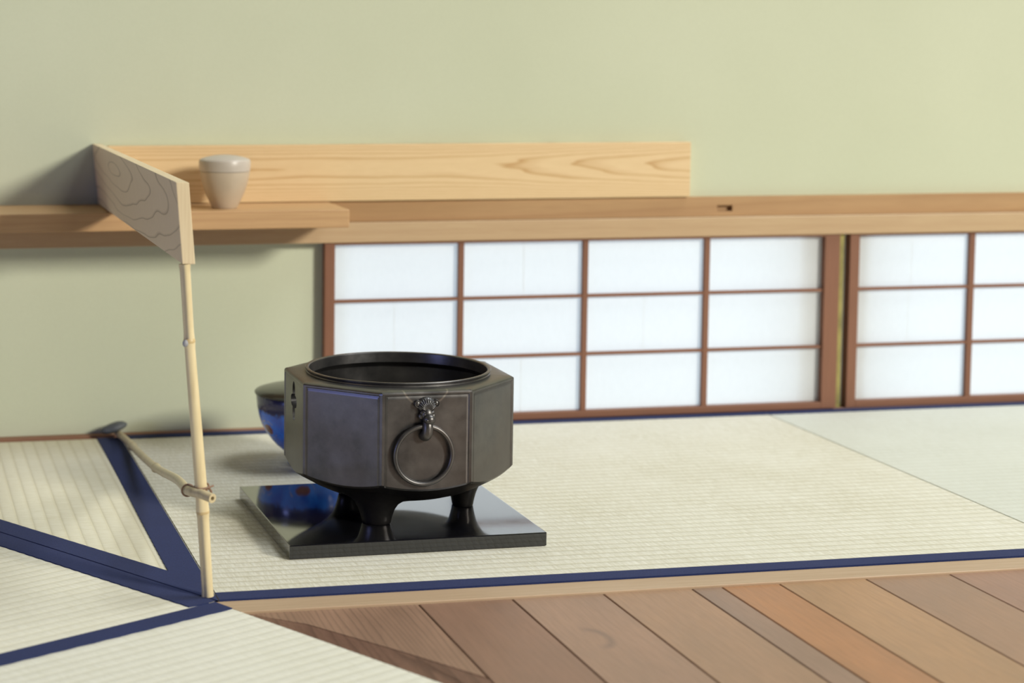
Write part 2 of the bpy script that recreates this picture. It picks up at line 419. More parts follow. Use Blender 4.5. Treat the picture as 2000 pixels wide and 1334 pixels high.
# shoji panels
def shoji(name, x0, st0, cols, x1, st1, y0, label, seams):
    root = empty(name, (x0, y0, 0.003)); tag(root, label, kind='structure')
    def part(nm, a, b, c, d, e, f, m, bev=0.0008):
        bm = new(); box(bm, a, b, c, d, e, f); return obj(nm, bm, m, root, bevel=bev)
    y1 = y0 + 0.018
    zb, zt = 0.003, 0.3175
    part('stile', x0, st0, y0, y1, zb, zt, SHOJI); part('stile', st1, x1, y0, y1, zb, zt, SHOJI)
    part('rail', st0, st1, y0, y1, zb, 0.0142, SHOJI_H); part('rail', st0, st1, y0, y1, 0.2968, zt, SHOJI_H)
    ym0, ym1 = y0 + 0.003, y0 + 0.012
    edges = [st0] + [e for c in cols for e in c] + [st1]
    for a, b in cols: part('muntin', a, b, ym0, ym1, 0.0142, 0.2968, SHOJI, 0.0004)
    zr = [(0.2026, 0.2078), (0.1058, 0.1110)]
    for a, b in zr: part('muntin', st0, st1, ym0 + 0.001, ym1, a, b, SHOJI_H, 0.0004)
    yp = ym1 + 0.0003
    zs = [0.0142, 0.10835, 0.2052, 0.2968]
    xs = [st0] + [(a + b) / 2 for a, b in cols] + [st1]
    for i in range(len(xs) - 1):
        for k in range(3):
            bm = new()
            bm.faces.new([bm.verts.new(c) for c in ((xs[i], yp, zs[k]), (xs[i + 1], yp, zs[k]), (xs[i + 1], yp, zs[k + 1]), (xs[i], yp, zs[k + 1]))])
            obj('paper_pane', bm, PAPER, root)
    for x, k in seams:   # overlaps where two sheets of paper are pasted together
        bm = new(); bm.faces.new([bm.verts.new(c) for c in ((x, yp + 0.0006, zs[k]), (x + 0.0022, yp + 0.0006, zs[k]), (x + 0.0022, yp + 0.0006, zs[k + 1]), (x, yp + 0.0006, zs[k + 1]))])
        obj('paper_seam', bm, PAPER, root)
    return root
shoji('window_1', 0.3372, 0.3540, [(0.5610, 0.5702), (0.7745, 0.7834), (0.9886, 0.9977)], 1.2316, 1.2043, 0.884,
      'paper window panel with red-brown lattice beside the green wall', [(0.455, 1), (0.674, 2), (0.885, 1), (0.672, 0)])
shoji('window_2', 1.2515, 1.2690, [(1.4770, 1.4870), (1.6860, 1.6955), (1.8950, 1.9045)], 2.150, 2.122, 0.886,
      'paper window panel beyond the olive post, with red-brown lattice', [(1.372, 2), (1.368, 1)])
bm = new(); box(bm, 1.2328, 1.2418, 0.8895, 0.90, 0.003, 0.3175)
tag(obj('trim_4', bm, m_simple('olive_strip', (0.27, 0.23, 0.065), 0.5, scale=30, var=0.35)), 'narrow olive strip between the two paper windows', kind='structure')
# timber post outside, behind the meeting of the two panels
bm = new(); box(bm, 1.163, 1.296, 0.9180, 1.00, -0.03, 0.60)
tag(obj('trim_5', bm, m_simple('outer_post_paint', (0.78, 0.78, 0.76), 0.7)), 'timber post outside behind the paper windows', kind='structure')

# ------------------------------------------------------------------ tatami mats
def lerp(a, b, t): return (a[0] + (b[0] - a[0]) * t, a[1] + (b[1] - a[1]) * t)
def isect(p, d, q, e):
    den = d[0] * e[1] - d[1] * e[0]; t = ((q[0] - p[0]) * e[1] - (q[1] - p[1]) * e[0]) / den
    return (p[0] + d[0] * t, p[1] + d[1] * t)
def border(name, p, q, width, side, parent, z=0.0, h=0.0012, bump_edge=0.0007, pitch=0.0195, clip=None):
    """cloth strip from p to q, `width` towards `side` (left of p->q is +1); its inner edge is gently scalloped"""
    d = Vector((q[0] - p[0], q[1] - p[1])); L = d.length; d /= L; n = Vector((-d.y, d.x)) * side
    N = max(8, int(L / (pitch / 4)))
    bm = new(); outer = []; inner = []
    for i in range(N + 1):
        s = L * i / N; a = Vector(p) + d * s
        wd = width + bump_edge * (abs(sin(pi * s / pitch)) - 0.5) + 0.0006 * sin(s * 7)
        for cp, cdir in (clip or ()):          # stop at a neighbouring mat
            c_ = Vector((cdir[0], cdir[1])); den = n.x * c_.y - n.y * c_.x
            t_ = ((cp[0] - a.x) * c_.y - (cp[1] - a.y) * c_.x) / den if abs(den) > 1e-6 else 9
            if t_ >= 0: wd = min(wd, t_)
        b = a + n * wd
        outer.append(a); inner.append(b)
    vo = [bm.verts.new((a.x, a.y, z - 0.004)) for a in outer]; vt = [bm.verts.new((a.x, a.y, z + h)) for a in outer]
    wi = [bm.verts.new((a.x, a.y, z + h)) for a in inner]; wb = [bm.verts.new((a.x, a.y, z - 0.0008)) for a in inner]
    for i in range(N):
        bm.faces.new((vo[i], vo[i + 1], vt[i + 1], vt[i])); bm.faces.new((vt[i], vt[i + 1], wi[i + 1], wi[i])); bm.faces.new((wi[i], wi[i + 1], wb[i + 1], wb[i]))
    return obj(name, bm, NAVY, parent)
ZB = -0.0222
def mat_obj(label, poly, m):
    root = empty('tatami_mat', (poly[0][0], poly[0][1], ZB)); tag(root, label, 'tatami mat')
    bm = new(); prism(bm, poly, ZB, 0.0)
    es = [e for e in bm.edges if all(v.co.z > -1e-6 for v in e.verts)]
    bmesh.ops.bevel(bm, geom=es, offset=0.0012, segments=2, affect='EDGES')
    # keep the texture in floor coordinates: origin at the world origin
    o = obj('rush_cover', bm, m, root, origin=(0, 0, 0))
    return root
base, dark, light = (0.72, 0.695, 0.58), (0.47, 0.425, 0.29), (0.84, 0.825, 0.745)
T_X = m_tatami('tatami_rush_along_wall', 0.0, base, dark, light, pitch=0.0192)
T_Y = m_tatami('tatami_rush_into_wall', pi / 2, (0.78, 0.74, 0.58), (0.61, 0.555, 0.38), (0.88, 0.85, 0.72), pitch=0.0187, rib=0.8)
T_F = m_tatami('tatami_rush_greyer', 0.0, (0.63, 0.64, 0.57), (0.53, 0.53, 0.44), (0.71, 0.725, 0.66), pitch=0.0192, rib=0.6)
A2 = atan2(0.483, 0.8755)
T_D = m_tatami('tatami_rush_diagonal', A2, (0.79, 0.76, 0.63), (0.65, 0.605, 0.45), (0.88, 0.86, 0.76), pitch=0.0180, rib=0.75)
T_E = m_tatami('tatami_rush_diagonal_front', A2, (0.78, 0.76, 0.65), (0.65, 0.62, 0.49), (0.87, 0.855, 0.77), pitch=0.0170, rib=0.75)

# mat carrying the brazier, along the wall
XM0 = 0.0085
mA = mat_obj('tatami mat under the brazier, running along the paper windows', [(XM0, -0.0125), (1.0995, -0.0125), (1.0995, 0.8880), (XM0, 0.8880)], T_X)
border('cloth_border', (XM0, -0.0128), (1.0995, -0.0128), 0.0285, 1, mA, bump_edge=0.0003)
border('cloth_border', (1.0995, 0.8880), (XM0, 0.8880), 0.0250, 1, mA, bump_edge=0.0010)
# its neighbour further along the wall, newer and greyer, end to end with it
mE = mat_obj('greyer tatami mat further along the paper windows, butted to the brazier mat', [(1.0999, -0.0125), (3.0, -0.0125), (3.0, 0.8880), (1.0999, 0.8880)], T_F)
border('cloth_border', (1.0999, -0.0128), (3.0, -0.0128), 0.0285, 1, mE, bump_edge=0.0003)
border('cloth_border', (3.0, 0.8880), (1.0999, 0.8880), 0.0250, 1, mE, bump_edge=0.0010)
# three-cornered mat left of it, against the wall
JP, JD = (-0.2137, 0.327), (0.5385, -0.8426)              # joint between this mat and the next
JN = (0.8426, 0.5385)
def jl(off): return (JP[0] + JN[0] * off, JP[1] + JN[1] * off)
def at_x(p, d, x): return (x, p[1] + d[1] / d[0] * (x - p[0]))
g = 0.0006
def at_y(p, d, y): return (p[0] + d[0] / d[1] * (y - p[1]), y)
tipR = at_x(jl(g), JD, 0.0068); far = at_y(jl(g), JD, 0.8735)
mB = mat_obj('three-cornered tatami mat between the green wall and the bamboo post', [tipR, (0.0068, 0.8735), far], T_Y)
border('cloth_border', (0.0069, tipR[1] + 0.003), (0.0069, 0.8735), 0.0368, 1, mB, h=0.0013, bump_edge=0.0004, clip=[(jl(g), JD)])
border('cloth_border', far, (tipR[0] - 0.0006, tipR[1] + 0.0010), 0.0376, 1, mB, h=0.0016, bump_edge=0.0004, clip=[((0.0068, 0.0), (0.0, 1.0))])
# middle mat, diagonal
MP, MD = (-0.2428, -0.1537), (0.8755, 0.4832)             # joint to the front mat
farj = at_y(jl(-g), JD, 0.8735); farm = (MP[0] - MD[0] * 1.3, MP[1] - MD[1] * 1.3)
MN = (-MD[1], MD[0])
mp_up = (MP[0] + MN[0] * g, MP[1] + MN[1] * g)
tip = isect(jl(-g), JD, mp_up, MD)
mC = mat_obj('diagonal tatami mat between the three-cornered mat and the front mat', [tip, farj, (farm[0] - 0.3, farj[1]), (farm[0] - 0.3, farm[1]), (farm[0] + MN[0] * g, farm[1] + MN[1] * g)], T_D)
border('cloth_border', (tip[0] - 0.0004, tip[1] + 0.0006), farj, 0.0362, 1, mC, bump_edge=0.0012, pitch=0.0180, clip=[(mp_up, MD)])
# front mat, its bare end against the planks
LD = (0.492, -0.8706); LP = (0.0177, -0.0464)
mp_dn = (MP[0] - MN[0] * g, MP[1] - MN[1] * g)
K = isect(mp_dn, MD, LP, LD)
endp = (LP[0] + LD[0] * 1.5, LP[1] + LD[1] * 1.5)
edge = [(K[0] + 0.0, K[1])]
NL = int(1.5 / 0.0043)
for i in range(1, NL + 1):
    s = 1.5 * i / NL; b = 0.0011 * (abs(sin(pi * s / 0.0172)) - 0.6)
    edge.append((LP[0] + LD[0] * s + (-LD[1]) * b, LP[1] + LD[1] * s + LD[0] * b))
mD = mat_obj('front tatami mat whose scalloped bare end meets the wooden planks', edge[::-1] + [(farm[0] - MN[0] * g, farm[1] - MN[1] * g), (farm[0], endp[1])], T_E)
border('cloth_border', (K[0] + 0.0005, K[1] - 0.0002), (farm[0], farm[1] - 0.0006), 0.0305, 1, mD, bump_edge=0.0011, pitch=0.034)

# ------------------------------------------------------------------ plank floor
def low_x(y, off=0.0016): return LP[0] + (y - LP[1]) * LD[0] / LD[1] + off
SY0, SY1 = -0.0552, -0.0142
bm = new(); prism(bm, [(low_x(SY1, 0.002), SY1), (low_x(SY0, 0.002), SY0), (3.1, SY0 - 0.004), (3.1, SY1)], ZB, -0.0004)
tag(obj('trim_6', bm, STRIP, bevel=0.0010), 'pale wooden strip between the blue border and the floor planks', kind='structure')
PY1, PZ = SY0 - 0.0012, -0.0030
PYE = -1.75
seams = [0.2265, 0.3357, 0.4443, 0.5520, 0.5890, 0.6605, 0.7698, 0.8775]
while seams[-1] < 2.9: seams.append(seams[-1] + 0.109)
sg = 0.0007
# dark wedge of plank along the mat edge, and the cut first plank
dg = [(0.030, PY1), (0.0883, -0.1049), (0.1664, -0.2180), (0.2265, -0.3120)]
def mk_plank(poly, mi):
    bm = new(); prism(bm, poly, ZB, PZ)
    es = [e for e in bm.edges if all(v.co.z > PZ - 1e-6 for v in e.verts)]
    bmesh.ops.bevel(bm, geom=es, offset=0.0009, segments=1, affect='EDGES')
    return obj('plank', bm, mi, FLOOR, origin=(0, 0, 0))
pm = [m_plank(i) for i in range(9)]
wedge = m_wood('dark_wedge_wood', (0.215, 0.110, 0.072), (0.085, 0.036, 0.022), 1, band=55, line=0.75, rough=0.40, stretch=0.14, wob=1.6, blot=0.7, seed=4)
mk_plank([(low_x(PY1), PY1)] + [dg[0]] + dg[1:] + [(0.2265 - sg, -0.42), (low_x(-0.42), -0.42)], wedge)
mk_plank([(dg[0][0] + 0.0012, PY1), (0.2265 - sg, PY1), (0.2265 - sg, dg[3][1] + 0.004), (dg[2][0] + 0.001, dg[2][1] + 0.001), (dg[1][0] + 0.001, dg[1][1] + 0.001)], pm[0])
for i in range(len(seams) - 1):
    a, b = seams[i] + sg, seams[i + 1] - sg
    # where the mat edge cuts the plank
    ya = LP[1] + (a - 0.0016 - LP[0]) * LD[1] / LD[0]; yb = LP[1] + (b - 0.0016 - LP[0]) * LD[1] / LD[0]
    poly = [(b, PY1), (a, PY1), (a, max(ya, PYE)), (b, max(yb, PYE))] if yb > PYE else [(b, PY1), (a, PY1), (a, max(ya, PYE)), (b, PYE)]
    mk_plank(poly, pm[1 + i] if i < 8 else pm[1 + (i * 5) % 8])

# ------------------------------------------------------------------ shelf and boards
bm = new(); box(bm, -1.85, 0.3440, 0.750, 0.8918, 0.3385, 0.3663)
tag(obj('shelf', bm, SHELFW, bevel=0.0016), 'long brown wooden shelf plank that carries the tea caddy', 'shelf')
screen = empty('corner_screen', (-0.010, 0.880, 0.367))
tag(screen, 'two pale wooden boards set at a right angle on the shelf', 'screen')
bm = new(); box(bm, -0.0095, 0.9589, 0.886, 0.9035, 0.3672, 0.4580)
obj('long_board', bm, m_long_board(), screen, bevel=0.0012, origin=(0, 0, 0))['label'] = 'yellow cedar board along the wall'
bm = new()
TH = 0.0145
def sb(y, top):
    k = (0.9 - y) / 0.9
    if top: return -0.0325 - 0.0066 * k, 0.4612 + 0.0070 * k
    return -0.0243 - 0.0077 * k, 0.3673 + 0.0105 * k
vs = []
for y in (-0.004, 0.9035):
    for top, dx in ((0, 0), (0, TH), (1, TH), (1, 0)):
        x, z = sb(y, top); vs.append(bm.verts.new((x + dx, y, z - (0.0005 if dx else 0))))
for f in ((0, 1, 2, 3), (4, 7, 6, 5), (0, 4, 5, 1), (1, 5, 6, 2), (2, 6, 7, 3), (3, 7, 4, 0)): bm.faces.new([vs[i] for i in f])
bmesh.ops.recalc_face_normals(bm, faces=bm.faces[:])
SBM = m_short_board()
END = m_wood('pale_end_grain', (0.76, 0.63, 0.42), (0.58, 0.43, 0.25), 2, band=230, line=0.4, rough=0.6, seed=3)
short = obj('short_board', bm, SBM, screen, bevel=0.0009, origin=(0, 0, 0)); short['label'] = 'grey-brown board with looping grain that juts from the wall'
short.data.materials.append(END)
for p in short.data.polygons:
    if p.normal.y < -0.6 or p.normal.z > 0.6: p.material_index = 1

# ------------------------------------------------------------------ bamboo post and brace
post = empty('bamboo_post', (-0.0020, 0.002, 0.0016))
tag(post, 'slim pale bamboo post under the free end of the short board', 'post')
def pc(z):      # axis of the post
    P = [(0.0016, -0.0020), (0.0985, -0.0078), (0.2920, -0.0232), (0.3775, -0.0286)]
    for (z0, x0), (z1, x1) in zip(P, P[1:]):
        if z <= z1: return x0 + (x1 - x0) * (z - z0) / (z1 - z0)
    return P[-1][1]
def post_seg(z0, z1, r0, r1, groove):
    pts, rad = [], []; N = 26
    for i in range(N + 1):
        t = i / N; z = z0 + (z1 - z0) * t
        r = r0 + (r1 - r0) * t
        r += 0.0008 * math.exp(-((z - z1) / 0.004) ** 2) + 0.0005 * math.exp(-((z - z0) / 0.006) ** 2)
        pts.append((pc(z), 0.002 + 0.0005 * sin(z * 30), z)); rad.append(r)
    def shp(i, a):   # flat groove on the side towards the left and the camera
        d = (a - groove + pi) % (2 * pi) - pi if groove is not None else 9
        return 1 - 0.30 * math.exp(-(d / 0.42) ** 2)
    bm = new(); tube(bm, pts, rad, 28, shape=shp)
    return obj('culm', bm, BAMBOO, post, smooth=50)
GR = pi + 0.75
post_seg(0.0016, 0.0975, 0.0064, 0.0068, GR); post_seg(0.0995, 0.2905, 0.0071, 0.0060, None); post_seg(0.2925, 0.3772, 0.0058, 0.0060, GR)
NODE = m_bamboo('bamboo_node', (0.62, 0.47, 0.24), (0.45, 0.32, 0.15))
for zn, r in ((0.0985, 0.0076), (0.2915, 0.0068)):
    bm = new(); tube(bm, [(pc(zn + d), 0.002, zn + d) for d in (-0.0028, -0.0016, 0, 0.0016, 0.0028)], [r * 0.90, r * 0.99, r, r * 0.97, r * 0.88], 24)
    obj('node_ring', bm, NODE, post, smooth=60)
bm = new(); ball(bm, (pc(0.290) - 0.0052, -0.0026, 0.2895), 0.0034, 1, 1, 1.25)
obj('cut_bud', bm, m_simple('cut_bud_grey', (0.30, 0.30, 0.32), 0.6), post, smooth=60)['label'] = 'grey cut bud scar'

brace = empty('bamboo_brace', (0.0, 0.86, 0.001))
tag(brace, 'thin bent bamboo cane tied to the post, its tail under the pebble', 'cane')
P = [Vector(c) for c in ((0.0035, 0.876, 0.0072), (0.0090, 0.780, 0.0120), (0.0072, 0.690, 0.0205), (0.0033, 0.450, 0.0471), (-0.0120, 0.165, 0.0975), (-0.0212, 0.024, 0.1180), (-0.0120, -0.0115, 0.1218), (-0.0020, -0.0280, 0.1202))]
def catmull(P, n):
    Q = [P[0] * 2 - P[1]] + P + [P[-1] * 2 - P[-2]]; out = []
    for i in range(1, len(Q) - 2):
        for k in range(n):
            t = k / n
            p0, p1, p2, p3 = Q[i - 1], Q[i], Q[i + 1], Q[i + 2]
            out.append(0.5 * (2 * p1 + (p2 - p0) * t + (2 * p0 - 5 * p1 + 4 * p2 - p3) * t * t + (3 * p1 - p0 - 3 * p2 + p3) * t ** 3))
    return out + [P[-1]]
bp = catmull(P, 14)
nodes_y = (0.735, 0.45, 0.40 - 5)
rad = []
for p in bp:
    r = 0.0054
    for ny in nodes_y: r += 0.0011 * math.exp(-((p.y - ny) / 0.010) ** 2)
    rad.append(r)
bp2 = bp
bm = new(); rings = tube(bm, bp2, rad, 18, cap=False)
bm.faces.new(rings[0][::-1])
# hollow open end
tdir = (bp2[-1] - bp2[-2]).normalized(); cen = bp2[-1]
inner = [bm.verts.new(cen + (v.co - cen) * 0.46) for v in rings[-1]]
deep = [bm.verts.new(cen + (v.co - cen) * 0.44 - tdir * 0.012) for v in rings[-1]]
for k in range(18):
    j = (k + 1) % 18
    bm.faces.new((rings[-1][k], rings[-1][j], inner[j], inner[k])); bm.faces.new((inner[k], inner[j], deep[j], deep[k]))
bm.faces.new(deep)
obj('cane', bm, CANE, brace, smooth=50)
for ny in nodes_y[:2]:
    i = min(range(len(bp2)), key=lambda q: abs(bp2[q].y - ny))
    a = bp2[i]; d = (bp2[i + 1] - bp2[i - 1]).normalized()
    bm = new(); tube(bm, [a - d * 0.004, a - d * 0.001, a + d * 0.001, a + d * 0.004], [0.0058, 0.0070, 0.0069, 0.0057], 18)
    obj('node_ring', bm, CANE, brace, smooth=60)
# brown vine tied round post and cane
TIE = m_simple('brown_vine', (0.235, 0.135, 0.085), 0.6, var=0.3)
zc = 0.1225
bm = new()
pts = []
for i in range(36):
    a = 2 * pi * i / 36
    pts.append((pc(zc) + 0.0085 * cos(a), 0.002 + 0.0085 * sin(a), zc + 0.003 + 0.004 * sin(a + 0.6)))
tube(bm, pts, 0.0011, 8, closed=True)
ic = min(range(len(bp2)), key=lambda q: abs(bp2[q].y - 0.022)); cc = bp2[ic]; dd = (bp2[ic + 1] - bp2[ic - 1]).normalized()
s1 = dd.cross(Vector((0, 0, 1))).normalized(); s2 = s1.cross(dd)
pts = [cc + s1 * 0.0068 * cos(2 * pi * i / 30) + s2 * 0.0068 * sin(2 * pi * i / 30) + dd * 0.002 * sin(2 * pi * i / 30) for i in range(30)]
tube(bm, pts, 0.0011, 8, closed=True)
x0 = pc(zc)
tube(bm, catmull([Vector((x0 + 0.0075, -0.004, zc + 0.004)), Vector((x0 + 0.0105, -0.003, zc - 0.001)), Vector((x0 + 0.0085, -0.004, zc - 0.008))], 6), 0.0013, 8)
tube(bm, catmull([cc + s2 * 0.0066, Vector(((cc.x + x0) / 2, -0.006, zc + 0.004)), Vector((x0 + 0.004, -0.0068, zc + 0.0045)), Vector((x0 + 0.0130, -0.003, zc + 0.0060))], 6), 0.0011, 8)
obj('vine_tie', bm, TIE, brace, smooth=60)['label'] = 'brown vine tie'

# pebble that holds the cane's tail
bm = new(); ball(bm, (0, 0, 0), 0.0215, 1.0, 0.62, 0.36, 32, 20)
for v in bm.verts: v.co.z += 0.0015 * sin(v.co.x * 90) ; v.co.x += 0.001 * sin(v.co.y * 200)
bmesh.ops.rotate(bm, verts=bm.verts[:], cent=(0, 0, 0), matrix=Matrix.Rotation(radians(-9), 3, 'Y'))
bmesh.ops.translate(bm, verts=bm.verts[:], vec=(-0.0035, 0.872, 0.0172))
tag(obj('pebble', bm, m_simple('grey_stone', (0.105, 0.115, 0.125), 0.5, var=0.25, scale=60), smooth=60, origin=(-0.0035, 0.872, 0.008)),
    'smooth flat dark grey pebble against the green wall', 'stone')

# ------------------------------------------------------------------ tea caddy
cad = empty('tea_caddy', (0.1602, 0.806, 0.3664)); tag(cad, 'pale beige lidded tea caddy standing on the shelf', 'caddy')
CADM = m_simple('beige_ceramic', (0.50, 0.41, 0.31), 0.36, var=0.07, scale=18, spec=0.5)
c = (0.1602, 0.806); z0 = 0.3664
body = [(0, 0.0), (0.0188, 0.0), (0.0198, 0.0012), (0.0240, 0.010), (0.0300, 0.023), (0.0345, 0.036), (0.0372, 0.047), (0.0386, 0.0560), (0.0386, 0.0566), (0, 0.0566)]
bm = new(); lathe(bm, [(r, z + z0) for r, z in body], 64, c); obj('body', bm, CADM, cad, smooth=40)
lid = [(0, 0.0572), (0.0391, 0.0572), (0.0396, 0.0640), (0.0397, 0.0720), (0.0388, 0.0742), (0.0360, 0.0758), (0.0280, 0.0785), (0.0180, 0.0805), (0.0080, 0.0815), (0, 0.0817)]
bm = new(); lathe(bm, [(r, z + z0) for r, z in lid], 64, c); obj('lid', bm, m_simple('beige_ceramic_lid', (0.49, 0.43, 0.37), 0.34, var=0.06, scale=18, spec=0.5), cad, smooth=40)

# ------------------------------------------------------------------ lacquer board
BZ = 0.0176
bm = new(); box(bm, 0.1205, 0.4470, 0.1375, 0.4475, 0.0006, BZ)
bmesh.ops.rotate(bm, verts=bm.verts[:], cent=(0.28, 0.14, 0), matrix=Matrix.Rotation(radians(0.6), 3, 'Z'))
tag(obj('lacquer_board', bm, m_lacquer(), bevel=0.0011, origin=(0.284, 0.293, 0)), 'square glossy black lacquer board under the bronze brazier', 'board')

# ------------------------------------------------------------------ bronze brazier
FX, FY = 0.2994, 0.3040
braz = empty('brazier', (FX, FY, BZ)); tag(braz, 'eight-sided dark bronze brazier with ring handle on the lacquer board', 'brazier')
AP = 0.1386; HW = AP * math.tan(radians(22.5))
us = []
def usamples():
    e = [0, 0.0035, 0.0046, 0.0052, 0.0066, 0.0072]
    L = [-HW + q for q in e] + [(-HW + 0.0072) + (2 * HW - 0.0144) * k / 12 for k in range(1, 12)] + [HW - q for q in e[::-1]]
    return L[:-1]
angs = []
for f in range(8):
    for u in usamples(): angs.append((f, u))
def octpt(f, u, ap=AP):
    k = ap / AP; n = radians(-90 + 45 * f)
    return Vector((cos(n) * ap - sin(n) * u * k, sin(n) * ap + cos(n) * u * k, 0))
def belly(r): return 0.0445 - BZ + 1.166 * max(0.0, r - 0.085) ** 1.3
def groove(u, z, zt):
    """depth of the sunk frame line round each panel"""
    e = HW - abs(u); et = zt - z
    d = min(e, et + 0.0012)
    if d < 0.0035: return 0.0
    if d < 0.0046: return 0.0010 * (d - 0.0035) / 0.0011
    if d < 0.0052: return 0.0010
    if d < 0.0066: return 0.0010 - 0.0006 * (d - 0.0052) / 0.0014
    return 0.0004
ZT = 0.1925 - BZ
cols = []
bm = new()
for f, u in angs:
    n = radians(-90 + 45 * f); nv = Vector((cos(n), sin(n), 0))
    full = octpt(f, u); R_ = full.length; dr = full / R_
    col = []
    def add(v, z): col.append(bm.verts.new((v.x, v.y, z)))
    for r in (0.045, 0.085, 0.100, 0.115): add(dr * r, belly(r))
    add(dr * (R_ * 0.955), belly(R_ * 0.955)); add(dr * (R_ * 0.985), belly(R_ * 0.985) )
    zb = belly(R_)
    zs = [zb + 0.0012 * (1 - 0.0)] + [zb + (ZT - 0.008 - zb) * q for q in (0.15, 0.4, 0.7, 1.0)] + [ZT - 0.0054, ZT - 0.0040, ZT - 0.0034, ZT - 0.0023, ZT - 0.0006]
    for z in zs: add(full - nv * groove(u, z, ZT), z)
    add(full - nv * 0.0008, ZT + 0.0010); add(full - nv * 0.0030, ZT + 0.0021)
    # shoulder runs from the octagon to the round neck
    q = dr * 0.1215
    for s, z in ((0.5, ZT + 0.0026), (0.92, ZT + 0.0031)): add((full - nv * 0.003).lerp(q, s), z)
    for r, z in ((0.1192, 0.1961), (0.1186, 0.1972), (0.1190, 0.1985), (0.1204, 0.1998), (0.1206, 0.2008), (0.1199, 0.2016), (0.1186, 0.2018), (0.1164, 0.2013), (0.1157, 0.2003), (0.1153, 0.1930), (0.1150, 0.1880), (0.1180, 0.1872)):
        add(dr * r, z - BZ)
    for r, z in ((0.1270, 0.1800), (0.1300, 0.1500), (0.1300, 0.1000), (0.118, 0.078), (0.095, 0.060), (0.05, 0.054)): add(dr * r, z - BZ)
    cols.append(col)
n = len(cols); m_ = len(cols[0])
for i in range(n):
    A, B = cols[i], cols[(i + 1) % n]
    for k in range(m_ - 1): bm.faces.new((A[k], B[k], B[k + 1], A[k + 1]))
bm.faces.new([c_[0] for c_ in cols][::-1]); bm.faces.new([c_[-1] for c_ in cols])
bmesh.ops.translate(bm, verts=bm.verts[:], vec=(FX, FY, BZ))
body = obj('body', bm, BRONZE, braz, smooth=24)
# pierced flower openings in the two side faces
def flower_outline(n=96):
    pts = []
    for i in range(n):
        a = 2 * pi * i / n
        r = 0.0072 + 0.0058 * abs(cos(2 * a)) ** 1.1 + 0.0040 * max(0, sin(a)) ** 8 + 0.0040 * max(0, -sin(a)) ** 8
        pts.append((1.35 * r * cos(a), 1.5 * r * sin(a)))
    return pts
def hole_cutter(sgn):
    bm = new(); a = []; b = []
    for u, v in flower_outline():
        a.append(bm.verts.new((FX + sgn * 0.120, FY + u, 0.1610 + v))); b.append(bm.verts.new((FX + sgn * 0.150, FY + u, 0.1610 + v)))
    N = len(a); bm.faces.new(a[::-1]); bm.faces.new(b)
    for i in range(N): bm.faces.new((a[i], a[(i + 1) % N], b[(i + 1) % N], b[i]))
    bmesh.ops.recalc_face_normals(bm, faces=bm.faces[:])
    me = bpy.data.meshes.new('cut'); bm.to_mesh(me); bm.free()
    o = bpy.data.objects.new('cut', me); COL.objects.link(o); return o
cuts = [hole_cutter(s) for s in (-1, 1)]
for c_ in cuts:
    md = body.modifiers.new('cut', 'BOOLEAN'); md.object = c_; md.operation = 'DIFFERENCE'; md.solver = 'EXACT'
bpy.context.view_layer.update()
dg_ = bpy.context.evaluated_depsgraph_get()
me = bpy.data.meshes.new_from_object(body.evaluated_get(dg_))
body.modifiers.clear(); old = body.data; body.data = me; bpy.data.meshes.remove(old)
for c_ in cuts: bpy.data.objects.remove(c_, do_unlink=True)
for p in body.data.polygons: p.use_smooth = True
body.data.set_sharp_from_angle(angle=radians(24))
body.data.materials.append(BRONZE_LOW)          # underside shade put into the colour with the darker base bronze
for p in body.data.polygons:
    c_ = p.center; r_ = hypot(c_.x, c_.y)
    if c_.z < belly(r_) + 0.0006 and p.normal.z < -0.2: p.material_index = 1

# three feet
for a, rf in ((-121, 0.0940), (-6, 0.0875), (118, 0.0900)):
    a = radians(a); cx, cy = rf * cos(a), rf * sin(a)
    prof = [(0.0110, 0.0003, 0), (0.0138, 0.0003, 0), (0.0146, 0.0014, 0), (0.0154, 0.006, 0), (0.0168, 0.012, 0), (0.0188, 0.018, 0.06), (0.0222, 0.0235, 0.28), (0.0268, 0.0265, 0.62), (0.0330, 0.0280, 0.92), (0.0400, 0.030, 1.0)]
    bm = new(); rings = []
    for r, z, bl in prof:
        ring = []
        for i in range(44):
            q = 2 * pi * i / 44; x, y = r * 0.94 * cos(q), r * 1.26 * sin(q)
            X_, Y_ = cx + x * cos(a) - y * sin(a), cy + x * sin(a) + y * cos(a)
            zz = z * (1 - bl) + (belly(hypot(X_, Y_)) + (0.0012 if bl == 1 else 0)) * bl
            ring.append(bm.verts.new((FX + X_, FY + Y_, BZ + zz)))
        rings.append(ring)
    for A, B in zip(rings, rings[1:]):
        for i in range(44): bm.faces.new((A[i], A[(i + 1) % 44], B[(i + 1) % 44], B[i]))
    bm.faces.new(rings[0][::-1]); bm.faces.new(rings[-1])
    obj('foot', bm, BRONZE_LOW, braz, smooth=50)
